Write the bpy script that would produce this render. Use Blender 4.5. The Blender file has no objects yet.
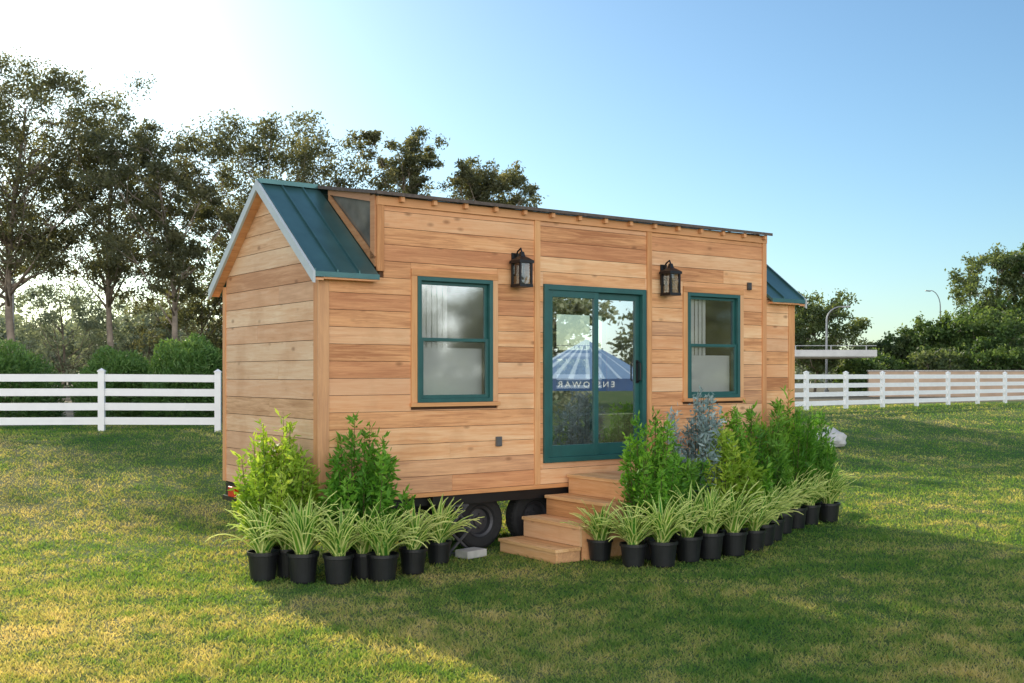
import bpy, math, random
import numpy as np
from mathutils import Vector, Matrix
random.seed(7)
scene=bpy.context.scene
col=scene.collection
# ------------------------------------------------------------------ helpers
def smooth(t):
    t=np.clip(t,0,1); return t*t*(3-2*t)
HX,HY=-1.967,11.4
ux,uy=0.814,0.581
def g(x,y):
    rx=np.asarray(x,dtype=float)-HX; ry=np.asarray(y,dtype=float)-HY
    o=-rx*uy+ry*ux
    return 0.8*smooth((o-2.6)/11.5)
def loc2w(s,y):
    return (HX+s*ux-y*uy, HY+s*uy+y*ux)

def setmesh_attr(me,tint):
    a=me.attributes.new("tint",'FLOAT','FACE')
    a.data.foreach_set('value',np.asarray(tint,dtype=np.float32))

def link(ob,parent=None):
    col.objects.link(ob)
    if parent is not None: ob.parent=parent
    return ob

def empty(name,loc,label,category,group=None,rot=0):
    e=bpy.data.objects.new(name,None); e.empty_display_size=0.2
    e.location=loc; e.rotation_euler=(0,0,rot)
    col.objects.link(e); e["label"]=label; e["category"]=category
    if group: e["group"]=group
    return e

class MB:
    def __init__(s): s.v=[];s.f=[];s.t=[];s.m=[];s.pieces=[]
    def add(s,verts,faces,tint=0.5,mi=0):
        b=len(s.v); s.v+= [tuple(p) for p in verts]
        s.pieces.append((list(verts),list(faces),tint,mi))
        for f in faces:
            s.f.append([b+i for i in f]); s.t.append(tint); s.m.append(mi)
    def box(s,x0,x1,y0,y1,z0,z1,tint=0.5,mi=0):
        v=[(x0,y0,z0),(x1,y0,z0),(x1,y1,z0),(x0,y1,z0),(x0,y0,z1),(x1,y0,z1),(x1,y1,z1),(x0,y1,z1)]
        s.add(v,[(0,3,2,1),(4,5,6,7),(0,1,5,4),(1,2,6,5),(2,3,7,6),(3,0,4,7)],tint,mi)
    def prism(s,pts,ext,tint=0.5,mi=0):
        n=len(pts); e=Vector(ext); a=[Vector(p) for p in pts]; v=a+[p+e for p in a]
        f=[tuple(range(n))[::-1],tuple(range(n,2*n))]+[(i,(i+1)%n,n+(i+1)%n,n+i) for i in range(n)]
        s.add(v,f,tint,mi)
    def tube(s,path,radii,n=8,tint=0.5,mi=0,cap=True):
        path=[Vector(p) for p in path]; b=len(s.v)
        prev=None
        for i,p in enumerate(path):
            if i==0: d=path[1]-p
            elif i==len(path)-1: d=p-path[i-1]
            else: d=path[i+1]-path[i-1]
            d.normalize()
            if prev is None:
                r=Vector((1,0,0)) if abs(d.x)<0.8 else Vector((0,1,0))
            else: r=prev
            u=(r-d*r.dot(d)).normalized(); w=d.cross(u); prev=u
            for k in range(n):
                a=2*math.pi*k/n
                s.v.append(tuple(p+(u*math.cos(a)+w*math.sin(a))*radii[i]))
        for i in range(len(path)-1):
            for k in range(n):
                s.f.append([b+i*n+k,b+i*n+(k+1)%n,b+(i+1)*n+(k+1)%n,b+(i+1)*n+k]); s.t.append(tint); s.m.append(mi)
        if cap:
            s.f.append([b+k for k in range(n)][::-1]); s.t.append(tint); s.m.append(mi)
            s.f.append([b+(len(path)-1)*n+k for k in range(n)]); s.t.append(tint); s.m.append(mi)
    def lathe(s,prof,c,axis='z',n=24,tint=0.5,mi=0):
        b=len(s.v)
        for (r,h) in prof:
            for k in range(n):
                a=2*math.pi*k/n
                p=(r*math.cos(a),r*math.sin(a),h)
                if axis=='y': p=(p[0],p[2],p[1])
                if axis=='x': p=(p[2],p[0],p[1])
                s.v.append((c[0]+p[0],c[1]+p[1],c[2]+p[2]))
        for i in range(len(prof)-1):
            for k in range(n):
                s.f.append([b+i*n+k,b+i*n+(k+1)%n,b+(i+1)*n+(k+1)%n,b+(i+1)*n+k]); s.t.append(tint); s.m.append(mi)
    def obj(s,name,mats,parent=None,smooth_=False,bevel=0,recalc=True):
        me=bpy.data.meshes.new(name); me.from_pydata(s.v,[],s.f)
        setmesh_attr(me,s.t)
        me.polygons.foreach_set('material_index',s.m)
        if not isinstance(mats,(list,tuple)): mats=[mats]
        for m in mats: me.materials.append(m)
        if recalc:
            import bmesh
            bm=bmesh.new(); bm.from_mesh(me); bmesh.ops.recalc_face_normals(bm,faces=bm.faces); bm.to_mesh(me); bm.free()
        if smooth_: me.polygons.foreach_set('use_smooth',[True]*len(me.polygons))
        me.update()
        ob=bpy.data.objects.new(name,me)
        if bevel:
            md=ob.modifiers.new('b','BEVEL'); md.width=bevel; md.segments=2; md.limit_method='ANGLE'
        return link(ob,parent)
    def objs(s,name,mats,parent=None,bevel=0):
        for (v,f,t,mi) in s.pieces:
            q=MB(); q.add(v,f,t,mi); q.obj(name,mats,parent,bevel=bevel)

def fast_mesh(name,P,tint,mat,parent=None):
    F,k,_=P.shape
    me=bpy.data.meshes.new(name)
    me.vertices.add(F*k); me.vertices.foreach_set('co',np.ascontiguousarray(P,dtype=np.float32).reshape(-1))
    me.loops.add(F*k); me.loops.foreach_set('vertex_index',np.arange(F*k,dtype=np.int32))
    me.polygons.add(F); me.polygons.foreach_set('loop_start',np.arange(0,F*k,k,dtype=np.int32))
    me.update(calc_edges=True)
    setmesh_attr(me,tint); me.materials.append(mat)
    ob=bpy.data.objects.new(name,me)
    return link(ob,parent)

# ------------------------------------------------------------------ materials
def newmat(name):
    m=bpy.data.materials.new(name); m.use_nodes=True
    nt=m.node_tree; b=nt.nodes['Principled BSDF']
    return m,nt,b
def N(nt,t,**k):
    n=nt.nodes.new(t)
    for a,v in k.items(): setattr(n,a,v)
    return n
def ramp(nt,stops):
    r=N(nt,'ShaderNodeValToRGB'); e=r.color_ramp.elements
    e[0].position=stops[0][0]; e[0].color=(*stops[0][1],1)
    e[1].position=stops[-1][0]; e[1].color=(*stops[-1][1],1)
    for p,c in stops[1:-1]:
        x=e.new(p); x.color=(*c,1)
    return r
def mixc(nt,fac,a,b,blend='MIX'):
    m=N(nt,'ShaderNodeMix',data_type='RGBA',blend_type=blend)
    for s,v in ((0,fac),(6,a),(7,b)):
        if isinstance(v,bpy.types.NodeSocket): nt.links.new(v,m.inputs[s])
        else: m.inputs[s].default_value = v if s==0 else (*v,1)
    return m.outputs[2]
def mth(nt,op,a,b=0.0,c=None,clamp=False):
    m=N(nt,'ShaderNodeMath',operation=op,use_clamp=clamp)
    for i,v in enumerate((a,b)+((c,) if c is not None else ())):
        if isinstance(v,bpy.types.NodeSocket): nt.links.new(v,m.inputs[i])
        else: m.inputs[i].default_value=v
    return m.outputs[0]

def simple(name,c,rough=0.6,metal=0.0,var=0.15,scale=6,bump=0.0):
    m,nt,b=newmat(name)
    tc=N(nt,'ShaderNodeTexCoord'); no=N(nt,'ShaderNodeTexNoise'); no.inputs['Scale'].default_value=scale; no.inputs['Detail'].default_value=5
    nt.links.new(tc.outputs['Object'],no.inputs['Vector'])
    r=ramp(nt,[(0.3,tuple(x*(1-var) for x in c)),(0.7,tuple(min(1,x*(1+var)) for x in c))])
    nt.links.new(no.outputs['Fac'],r.inputs['Fac']); nt.links.new(r.outputs['Color'],b.inputs['Base Color'])
    b.inputs['Roughness'].default_value=rough; b.inputs['Metallic'].default_value=metal
    if bump:
        bp=N(nt,'ShaderNodeBump'); bp.inputs['Strength'].default_value=bump; bp.inputs['Distance'].default_value=0.02
        nt.links.new(no.outputs['Fac'],bp.inputs['Height']); nt.links.new(bp.outputs['Normal'],b.inputs['Normal'])
    return m

def N_out(nt,off,k=17.3):
    o=mth(nt,'ADD',off,k)
    wn=N(nt,'ShaderNodeTexWhiteNoise',noise_dimensions='1D'); nt.links.new(o,wn.inputs['W'])
    return wn.outputs['Value']
def wood(name,dark,mid,light,axis='x',knots=True,rough=0.6):
    m,nt,b=newmat(name)
    tc=N(nt,'ShaderNodeTexCoord'); at=N(nt,'ShaderNodeAttribute',attribute_name='tint')
    t=at.outputs['Fac']
    sep=N(nt,'ShaderNodeSeparateXYZ'); nt.links.new(tc.outputs['Object'],sep.inputs[0])
    off=mth(nt,'MULTIPLY',t,53.0)
    ax={'x':0,'y':1,'z':2}[axis]
    def coords(a,b_):
        sc=[a,a,a]; sc[ax]=b_
        cb=N(nt,'ShaderNodeCombineXYZ')
        for i in range(3):
            v=mth(nt,'MULTIPLY',sep.outputs[i],sc[i]); v=mth(nt,'ADD',v,off); nt.links.new(v,cb.inputs[i])
        return cb.outputs[0]
    no=N(nt,'ShaderNodeTexNoise'); no.inputs['Scale'].default_value=1; no.inputs['Detail'].default_value=7; no.inputs['Roughness'].default_value=0.70; no.inputs['Distortion'].default_value=0.9
    nt.links.new(coords(34,1.8),no.inputs['Vector'])
    no2=N(nt,'ShaderNodeTexNoise'); no2.inputs['Scale'].default_value=1; no2.inputs['Detail'].default_value=4
    nt.links.new(coords(9,0.9),no2.inputs['Vector'])
    r=ramp(nt,[(0.30,dark),(0.5,mid),(0.72,light)])
    f=mth(nt,'MULTIPLY',no.outputs['Fac'],0.66); f2=mth(nt,'MULTIPLY_ADD',no2.outputs['Fac'],0.40,f)
    wn=N(nt,'ShaderNodeTexWhiteNoise',noise_dimensions='1D'); nt.links.new(off,wn.inputs['W'])
    f3=mth(nt,'MULTIPLY_ADD',wn.outputs['Value'],0.26,f2); f3=mth(nt,'SUBTRACT',f3,0.165)
    nt.links.new(f3,r.inputs['Fac'])
    c=r.outputs['Color']
    red=mth(nt,'GREATER_THAN',N_out(nt,off),0.62)
    c=mixc(nt,mth(nt,'MULTIPLY',red,0.32),c,(0.64,0.27,0.13))
    grey=mth(nt,'GREATER_THAN',N_out(nt,off,31.7),0.80)
    c=mixc(nt,mth(nt,'MULTIPLY',grey,0.22),c,(0.70,0.50,0.34))
    n4=N(nt,'ShaderNodeTexNoise'); n4.inputs['Scale'].default_value=2.2; n4.inputs['Detail'].default_value=6; nt.links.new(tc.outputs['Object'],n4.inputs['Vector'])
    q=N(nt,'ShaderNodeMapRange'); q.inputs['From Min'].default_value=0.52; q.inputs['From Max'].default_value=0.72; q.inputs['To Max'].default_value=0.38
    nt.links.new(n4.outputs['Fac'],q.inputs['Value']); c=mixc(nt,q.outputs['Result'],c,(0.50,0.24,0.11))
    if knots:
        vo=N(nt,'ShaderNodeTexVoronoi'); vo.inputs['Scale'].default_value=1.0
        nt.links.new(coords(5.5,2.8),vo.inputs['Vector'])
        kr=N(nt,'ShaderNodeMapRange'); kr.inputs['From Min'].default_value=0.05; kr.inputs['From Max'].default_value=0.17; kr.inputs['To Min'].default_value=0.62; kr.inputs['To Max'].default_value=0
        nt.links.new(vo.outputs['Distance'],kr.inputs['Value'])
        kk=mth(nt,'MULTIPLY',kr.outputs['Result'],mth(nt,'GREATER_THAN',N_out(nt,off,71.1),0.40))
        c=mixc(nt,kk,c,(0.22,0.09,0.035))
    nt.links.new(c,b.inputs['Base Color']); b.inputs['Roughness'].default_value=rough
    b.inputs['Specular IOR Level'].default_value=0.3
    bp=N(nt,'ShaderNodeBump'); bp.inputs['Strength'].default_value=0.35; bp.inputs['Distance'].default_value=0.005
    nt.links.new(no.outputs['Fac'],bp.inputs['Height']); nt.links.new(bp.outputs['Normal'],b.inputs['Normal'])
    return m

def leafmat(name,c0,c1,c2,trans=0.35,rough=0.5,mul=(1.6,1.5,0.6)):
    m,nt,b=newmat(name)
    at=N(nt,'ShaderNodeAttribute',attribute_name='tint')
    r=ramp(nt,[(0.0,c0),(0.5,c1),(1.0,c2)]); nt.links.new(at.outputs['Fac'],r.inputs['Fac'])
    nt.links.new(r.outputs['Color'],b.inputs['Base Color']); b.inputs['Roughness'].default_value=rough
    b.inputs['Specular IOR Level'].default_value=0.3
    tr=N(nt,'ShaderNodeBsdfTranslucent')
    cc=mixc(nt,1.0,r.outputs['Color'],mul,'MULTIPLY'); nt.links.new(cc,tr.inputs['Color'])
    mx=N(nt,'ShaderNodeMixShader'); mx.inputs[0].default_value=trans
    nt.links.new(b.outputs[0],mx.inputs[1]); nt.links.new(tr.outputs[0],mx.inputs[2])
    out=nt.nodes['Material Output']; nt.links.new(mx.outputs[0],out.inputs['Surface'])
    return m

M_front=wood('cedar_front',(0.44,0.18,0.075),(0.78,0.39,0.175),(0.91,0.59,0.33),'x')
M_gable=wood('cedar_gable',(0.46,0.235,0.11),(0.74,0.44,0.245),(0.88,0.63,0.41),'y')
M_trim=wood('cedar_trim',(0.48,0.205,0.08),(0.69,0.335,0.135),(0.80,0.45,0.21),'z',knots=False)
M_trimx=wood('cedar_trim_level',(0.48,0.205,0.08),(0.69,0.335,0.135),(0.80,0.45,0.21),'x',knots=False)
M_dtrim=wood('dormer_wood',(0.30,0.14,0.06),(0.44,0.22,0.10),(0.55,0.32,0.16),'y',knots=False)
M_step=wood('step_wood',(0.50,0.26,0.11),(0.78,0.47,0.22),(0.88,0.62,0.37),'y')
M_riser=wood('riser_wood',(0.44,0.21,0.08),(0.68,0.36,0.155),(0.80,0.50,0.27),'y')
M_back=simple('sheathing',(0.10,0.05,0.025),0.9)
M_white=simple('interior_white',(0.60,0.58,0.53),0.7,var=0.04)
M_blind=simple('white_blind',(0.90,0.89,0.86),0.7,var=0.02)
M_teal=simple('teal_paint',(0.018,0.098,0.09),0.4,var=0.12)
M_roof=simple('teal_metal',(0.07,0.165,0.165),0.32,0.5,var=0.15,scale=3)
M_rake=simple('pale_grey_paint',(0.50,0.54,0.55),0.5,var=0.06)
M_shing=simple('roof_edge',(0.11,0.085,0.07),0.8,var=0.3,scale=30)
M_black=simple('black_metal',(0.012,0.012,0.013),0.4,0.3,var=0.2)
M_tyre=simple('rubber',(0.016,0.016,0.016),0.85,var=0.2,scale=20)
M_rim=simple('wheel_steel',(0.06,0.06,0.065),0.5,0.5)
M_red=simple('red_lens',(0.6,0.02,0.01),0.25)
M_pot=simple('black_plastic',(0.010,0.011,0.013),0.42,var=0.3,scale=8)
M_conc=simple('concrete',(0.42,0.41,0.38),0.9,var=0.2,scale=8,bump=0.3)
M_fence=simple('white_vinyl',(0.86,0.86,0.85),0.45,var=0.04,scale=3)
M_bark=simple('bark',(0.22,0.18,0.14),0.9,var=0.45,scale=2.5,bump=0.4)
M_stem=simple('stem',(0.10,0.09,0.03),0.8)
M_pole=simple('galvanised',(0.30,0.31,0.32),0.5,0.4)
M_blue=simple('blue_fabric',(0.035,0.085,0.22),0.7)
M_canvas=simple('blue_grey_fabric',(0.20,0.32,0.50),0.7,var=0.05)
M_canvas2=simple('pale_blue_grey_fabric',(0.42,0.54,0.68),0.7,var=0.03)
M_letter=simple('white_print',(0.78,0.80,0.82),0.7,var=0.02)
WARM=(2.4,2.1,1.0)
L_euc=leafmat('eucalyptus_leaf',(0.06,0.072,0.045),(0.11,0.12,0.07),(0.20,0.19,0.105),0.5,mul=WARM)  # eucalyptus green, lightened to stand in for distant haze
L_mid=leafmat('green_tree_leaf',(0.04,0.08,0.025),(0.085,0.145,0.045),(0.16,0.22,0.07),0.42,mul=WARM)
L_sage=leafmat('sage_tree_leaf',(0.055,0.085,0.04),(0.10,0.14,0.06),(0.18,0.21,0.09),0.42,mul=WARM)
L_far=leafmat('haze_tinted_leaf',(0.17,0.20,0.16),(0.22,0.26,0.19),(0.30,0.33,0.22),0.42,mul=(1.7,1.6,1.0))  # distance haze put into the pale leaf colour
L_refl=leafmat('lawn_tree_leaf',(0.26,0.28,0.20),(0.33,0.36,0.25),(0.42,0.45,0.31),0.35)
L_shrub=leafmat('shrub_leaf',(0.05,0.16,0.015),(0.13,0.33,0.035),(0.30,0.53,0.07),0.42)
L_deep=leafmat('deep_shrub_leaf',(0.04,0.13,0.018),(0.10,0.26,0.035),(0.23,0.43,0.07),0.4)
L_yel=leafmat('yellow_shrub_leaf',(0.13,0.24,0.025),(0.27,0.42,0.05),(0.52,0.62,0.11),0.45)
L_silver=leafmat('silver_leaf',(0.14,0.22,0.21),(0.27,0.37,0.36),(0.46,0.56,0.54),0.2,mul=(1,1.05,1))
L_strap=leafmat('strap_leaf',(0.07,0.28,0.03),(0.34,0.56,0.07),(0.93,0.95,0.40),0.32,mul=(1.0,1.0,.5))
L_hedge=leafmat('hedge_leaf',(0.045,0.11,0.03),(0.09,0.18,0.05),(0.17,0.27,0.08),0.35,mul=WARM)

def glassmat(name,gl=0.36,tint=(0.80,0.86,0.86),gcol=(0.95,0.97,1),rough=0.012):
    m=bpy.data.materials.new(name); m.use_nodes=True; nt=m.node_tree
    nt.nodes.remove(nt.nodes['Principled BSDF'])
    tr=N(nt,'ShaderNodeBsdfTransparent'); tr.inputs['Color'].default_value=(*tint,1)
    gs=N(nt,'ShaderNodeBsdfGlossy'); gs.inputs['Roughness'].default_value=rough; gs.inputs['Color'].default_value=(*gcol,1)
    tc=N(nt,'ShaderNodeTexCoord'); no=N(nt,'ShaderNodeTexNoise'); no.inputs['Scale'].default_value=1.3
    nt.links.new(tc.outputs['Object'],no.inputs['Vector'])
    bp=N(nt,'ShaderNodeBump'); bp.inputs['Strength'].default_value=0.015; bp.inputs['Distance'].default_value=0.02
    nt.links.new(no.outputs['Fac'],bp.inputs['Height']); nt.links.new(bp.outputs['Normal'],gs.inputs['Normal'])
    mx=N(nt,'ShaderNodeMixShader')
    lw=N(nt,'ShaderNodeLayerWeight'); lw.inputs['Blend'].default_value=0.3
    f=mth(nt,'MULTIPLY_ADD',lw.outputs['Fresnel'],0.5,gl,clamp=True)
    nt.links.new(f,mx.inputs[0]); nt.links.new(tr.outputs[0],mx.inputs[1]); nt.links.new(gs.outputs[0],mx.inputs[2])
    nt.links.new(mx.outputs[0],nt.nodes['Material Output'].inputs['Surface'])
    return m
M_glass=glassmat('window_glass',0.36,(0.90,0.92,0.91),(0.80,0.83,0.85),0.05)
M_dglass=glassmat('door_glass',0.52,(0.65,0.72,0.72),(0.88,0.92,0.96))
M_lglass=glassmat('lantern_glass',0.12,(0.72,0.72,0.68),(0.7,0.7,0.7))

def grass_color(nt,vec):
    n1=N(nt,'ShaderNodeTexNoise'); n1.inputs['Scale'].default_value=0.42; n1.inputs['Detail'].default_value=6; n1.inputs['Roughness'].default_value=0.70
    n2=N(nt,'ShaderNodeTexNoise'); n2.inputs['Scale'].default_value=3.4; n2.inputs['Detail'].default_value=5
    nt.links.new(vec,n1.inputs['Vector']); nt.links.new(vec,n2.inputs['Vector'])
    f=mth(nt,'MULTIPLY_ADD',n2.outputs['Fac'],0.42,mth(nt,'MULTIPLY',n1.outputs['Fac'],0.95))
    f=mth(nt,'SUBTRACT',f,0.13)
    sp=N(nt,'ShaderNodeSeparateXYZ'); nt.links.new(vec,sp.inputs[0])
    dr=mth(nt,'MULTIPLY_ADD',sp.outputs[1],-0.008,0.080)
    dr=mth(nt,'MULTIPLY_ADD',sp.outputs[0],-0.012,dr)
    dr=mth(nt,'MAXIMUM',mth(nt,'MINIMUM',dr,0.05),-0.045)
    return mth(nt,'ADD',f,dr)
def groundmat():
    m,nt,b=newmat('lawn_ground')
    tc=N(nt,'ShaderNodeTexCoord'); vec=tc.outputs['Object']
    f=grass_color(nt,vec)
    r=ramp(nt,[(0.40,(0.07,0.155,0.035)),(0.55,(0.14,0.205,0.055)),(0.70,(0.30,0.28,0.13))])
    nt.links.new(f,r.inputs['Fac'])
    n3=N(nt,'ShaderNodeTexNoise'); n3.inputs['Scale'].default_value=60; n3.inputs['Detail'].default_value=3; nt.links.new(vec,n3.inputs['Vector'])
    c=mixc(nt,mth(nt,'MULTIPLY',n3.outputs['Fac'],0.60),r.outputs['Color'],(0.04,0.06,0.02))
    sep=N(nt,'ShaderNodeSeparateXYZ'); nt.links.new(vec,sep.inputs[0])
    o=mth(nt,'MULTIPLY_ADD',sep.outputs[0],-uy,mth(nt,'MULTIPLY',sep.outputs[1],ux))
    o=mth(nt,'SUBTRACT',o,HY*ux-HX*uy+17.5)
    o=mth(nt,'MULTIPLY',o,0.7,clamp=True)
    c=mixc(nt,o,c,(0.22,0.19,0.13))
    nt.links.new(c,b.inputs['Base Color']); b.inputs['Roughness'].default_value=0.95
    b.inputs['Specular IOR Level'].default_value=0.1
    bp=N(nt,'ShaderNodeBump'); bp.inputs['Strength'].default_value=0.6; bp.inputs['Distance'].default_value=0.03
    nt.links.new(n3.outputs['Fac'],bp.inputs['Height']); nt.links.new(bp.outputs['Normal'],b.inputs['Normal'])
    return m
def blademat():
    m,nt,b=newmat('grass_blade')
    tc=N(nt,'ShaderNodeTexCoord'); f=grass_color(nt,tc.outputs['Object'])
    at=N(nt,'ShaderNodeAttribute',attribute_name='tint')
    f=mth(nt,'MULTIPLY_ADD',at.outputs['Fac'],0.17,f); f=mth(nt,'SUBTRACT',f,0.085)
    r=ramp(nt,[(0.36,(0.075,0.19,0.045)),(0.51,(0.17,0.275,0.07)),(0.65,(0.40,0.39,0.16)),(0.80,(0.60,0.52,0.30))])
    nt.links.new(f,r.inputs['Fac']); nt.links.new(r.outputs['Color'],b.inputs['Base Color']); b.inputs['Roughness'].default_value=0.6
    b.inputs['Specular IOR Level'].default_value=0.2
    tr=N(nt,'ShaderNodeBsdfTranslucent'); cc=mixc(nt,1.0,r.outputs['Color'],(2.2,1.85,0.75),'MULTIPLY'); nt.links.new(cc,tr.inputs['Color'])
    mx=N(nt,'ShaderNodeMixShader'); mx.inputs[0].default_value=0.5
    nt.links.new(b.outputs[0],mx.inputs[1]); nt.links.new(tr.outputs[0],mx.inputs[2])
    nt.links.new(mx.outputs[0],nt.nodes['Material Output'].inputs['Surface'])
    return m

# ------------------------------------------------------------------ ground
def axis_pts(lo,hi,step,far):
    a=list(np.arange(lo,hi+1e-6,step)); d=step; x=hi
    r=[]
    while x<far: d*=1.35; x+=d; r.append(x)
    d=step; x=lo; l=[]
    while x>-far: d*=1.35; x-=d; l.append(x)
    return np.array(l[::-1]+a+r)
xs=axis_pts(-30,50,0.8,3000); ys=axis_pts(-10,60,0.8,3000)
XX,YY=np.meshgrid(xs,ys)
ZZ=g(XX,YY)+0.012*np.sin(XX*1.3+1)*np.sin(YY*1.1)-0.012
V=np.stack([XX,YY,ZZ],-1).reshape(-1,3)
nx,ny=len(xs),len(ys)
I=np.arange((ny-1)*(nx-1)); i0=(I//(nx-1))*nx+I%(nx-1)
Fc=np.stack([i0,i0+1,i0+nx+1,i0+nx],-1)
me=bpy.data.meshes.new('ground'); me.from_pydata(V.tolist(),[],Fc.tolist())
me.polygons.foreach_set('use_smooth',[True]*len(me.polygons)); me.materials.append(groundmat())
ground=link(bpy.data.objects.new('ground',me)); ground['kind']='structure'; ground['label']='mown green lawn with dry yellow patches'

rng=np.random.default_rng(3)
NB=440000
u=rng.random(NB)
y0,y1=5.5,48.0
p=-0.6
Yb=(y0**p+u*(y1**p-y0**p))**(1/p)
Xb=(rng.random(NB)*2-1)*(0.54*Yb+1.2)
tuft=np.sin(Xb*3.1+np.sin(Yb*2.3)*2)*np.sin(Yb*3.7+np.sin(Xb*1.9)*2)
ok=((-(Xb-HX)*uy+(Yb-HY)*ux)<17.3)
Xb=Xb[ok];Yb=Yb[ok];tuft=tuft[ok];NB=len(Xb)
hgt=(0.014+0.024*rng.random(NB)**1.6)*(1+0.012*Yb)*(1+0.30*tuft)
wid=0.0026+0.00050*Yb*(0.6+rng.random(NB)*0.6)
th=rng.random(NB)*2*np.pi
lean=rng.normal(0,0.7,(NB,2))*hgt[:,None]
Zb=g(Xb,Yb)-0.006
P=np.zeros((NB,3,3))
P[:,0]=np.stack([Xb-np.cos(th)*wid,Yb-np.sin(th)*wid,Zb],-1)
P[:,1]=np.stack([Xb+np.cos(th)*wid,Yb+np.sin(th)*wid,Zb],-1)
P[:,2]=np.stack([Xb+lean[:,0],Yb+lean[:,1],Zb+hgt],-1)
gr=fast_mesh('grass',P,rng.random(NB),blademat()); gr['kind']='stuff'; gr['label']='short mown grass blades on the lawn'; gr['category']='grass'

# ------------------------------------------------------------------ foliage helpers
def leaves(C,size,rng,aspect=0.35,up=0.0):
    n=len(C)
    a=rng.normal(size=(n,3)); a[:,2]+=up
    a/=np.linalg.norm(a,axis=1)[:,None]
    r=rng.normal(size=(n,3)); b=np.cross(a,r); b/=np.linalg.norm(b,axis=1)[:,None]
    L=size*(0.6+0.8*rng.random(n))
    a=a*L[:,None]*0.5; b=b*(L*aspect*0.5)[:,None]
    return np.stack([C-a,C+b,C+a,C-b],1)
def clump_pts(c,r,n,rng,flat=0.65):
    d=rng.normal(size=(n,3)); d/=np.linalg.norm(d,axis=1)[:,None]
    rad=rng.random(n)**0.55*(1+0.25*rng.normal(size=n))
    q=d*rad[:,None]*r
    q[:,2]*=flat
    return q+np.array(c)

def tree(x,y,H,R,cb,seed,label,category='tree',mat=None,nclump=26,nl=420,leaf=0.20,flat=0.68,r0=None,cr=(0.22,0.38),lean=0.0,group=None,name='eucalyptus_tree',rx=1.0,asp=0.42):
    rng=np.random.default_rng(seed); mat=mat or L_euc
    gz=float(g(x,y))
    e=empty(name,(x,y,gz-0.05),label,category,group)
    H=H-gz
    r0=r0 or 0.0125*H
    nseg=7; tp=[]; tr=[]
    wx,wy=rng.uniform(-1,1,2)*0.04*H
    for i in range(nseg+1):
        t=i/nseg
        tp.append(Vector((lean*t+wx*math.sin(t*4),wy*math.sin(t*3.3+1)-wy*math.sin(1),t*H*0.86)))
        tr.append(r0*(1-0.85*t)+0.02)
    mb=MB(); mb.tube(tp,tr,9)
    def tpos(z):
        t=max(0,min(0.999,z/(H*0.86)))*nseg; i=int(t); f=t-i
        return tp[i].lerp(tp[i+1],f),tr[i]*(1-f)+tr[i+1]*f
    Cs=[];Ts=[]
    hz=(H-cb)/2
    for k in range(nclump):
        f=(k+0.5)/nclump
        z=cb+(H-cb)*(0.05+0.9*f)
        prof=math.sqrt(max(0.08,1-((z-(cb+hz*1.15))/(hz*1.2))**2))
        a=k*2.399+rng.uniform(-.4,.4)
        rr=R*prof*rng.uniform(0.25,0.98)
        crad=R*rng.uniform(*cr)
        top,_=tpos(z)
        c=Vector((top.x+math.cos(a)*rr*rx,top.y+math.sin(a)*rr,min(z,H-crad*flat*0.9)))
        zl=max(H*0.22,c.z-rr*rng.uniform(0.7,1.3)-0.4)
        b,br=tpos(zl)
        mid=b.lerp(c,0.5)+Vector((rng.uniform(-.2,.2),rng.uniform(-.2,.2),-0.12*rr+rng.uniform(-.2,.2)))
        rb=min(br*0.55,0.02+0.022*rr)
        mb.tube([b,mid,c],[rb,rb*0.6,rb*0.18],5)
        n=int(nl*rng.uniform(0.55,1.2))
        ns=5
        for j in range(ns):
            sc=np.array(c)+rng.normal(size=3)*crad*np.array([.62,.62,.40])
            mb.tube([mid.lerp(c,0.6),Vector(sc)],[rb*0.3,rb*0.08],4,cap=False)
            pts=clump_pts(sc,crad*0.60,n//ns,rng,flat)
            Cs.append(pts)
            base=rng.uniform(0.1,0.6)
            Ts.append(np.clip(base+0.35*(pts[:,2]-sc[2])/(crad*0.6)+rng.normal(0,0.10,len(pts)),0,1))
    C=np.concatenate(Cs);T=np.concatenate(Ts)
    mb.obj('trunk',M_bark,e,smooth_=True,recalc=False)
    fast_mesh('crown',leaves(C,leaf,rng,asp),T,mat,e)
    return e

G1='tall eucalyptus trees beyond the white fence'
euc='tall open-crowned eucalyptus with bare trunk behind the white fence'
EL_=.18
tree(-24.4,55,17.6,4.9,6.2,11,'tallest eucalyptus with broad ragged crown beyond the fence',nclump=52,group=G1,nl=950,leaf=EL_)
tree(-20.0,56,14.8,3.6,5.4,12,euc,nclump=36,group=G1,nl=860,leaf=EL_)
tree(-16.4,53,13.5,3.0,4.8,13,euc,nclump=31,group=G1,nl=820,leaf=EL_)
tree(-12.3,56,14.5,4.6,7.2,14,'wide-crowned eucalyptus rising above the small house roof',nclump=46,group=G1,nl=900,leaf=EL_)
tree(-5.2,55,14.0,2.3,9.4,15,euc,nclump=22,group=G1,nl=640,leaf=EL_)
tree(-1.2,55,12.4,2.4,9.4,16,euc,nclump=22,group=G1,nl=640,leaf=EL_)
tree(-28.7,58,16.5,4.5,5,17,euc,nclump=34,group=G1,nl=800,leaf=EL_)
tree(-18.3,66,8.6,3.2,2.2,19,'lower leafy tree among tall eucalyptus trunks',nclump=24,group=G1,mat=L_euc,nl=520)
tree(-14.9,64,9.6,3.0,2.6,18,'lower leafy tree among tall eucalyptus trunks',nclump=24,group=G1,mat=L_euc,nl=520)
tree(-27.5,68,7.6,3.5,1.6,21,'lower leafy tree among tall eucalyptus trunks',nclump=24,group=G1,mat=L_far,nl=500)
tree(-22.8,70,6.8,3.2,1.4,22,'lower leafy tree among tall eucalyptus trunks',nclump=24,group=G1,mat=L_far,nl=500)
G2='trees past the end of the white fence'
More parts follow.
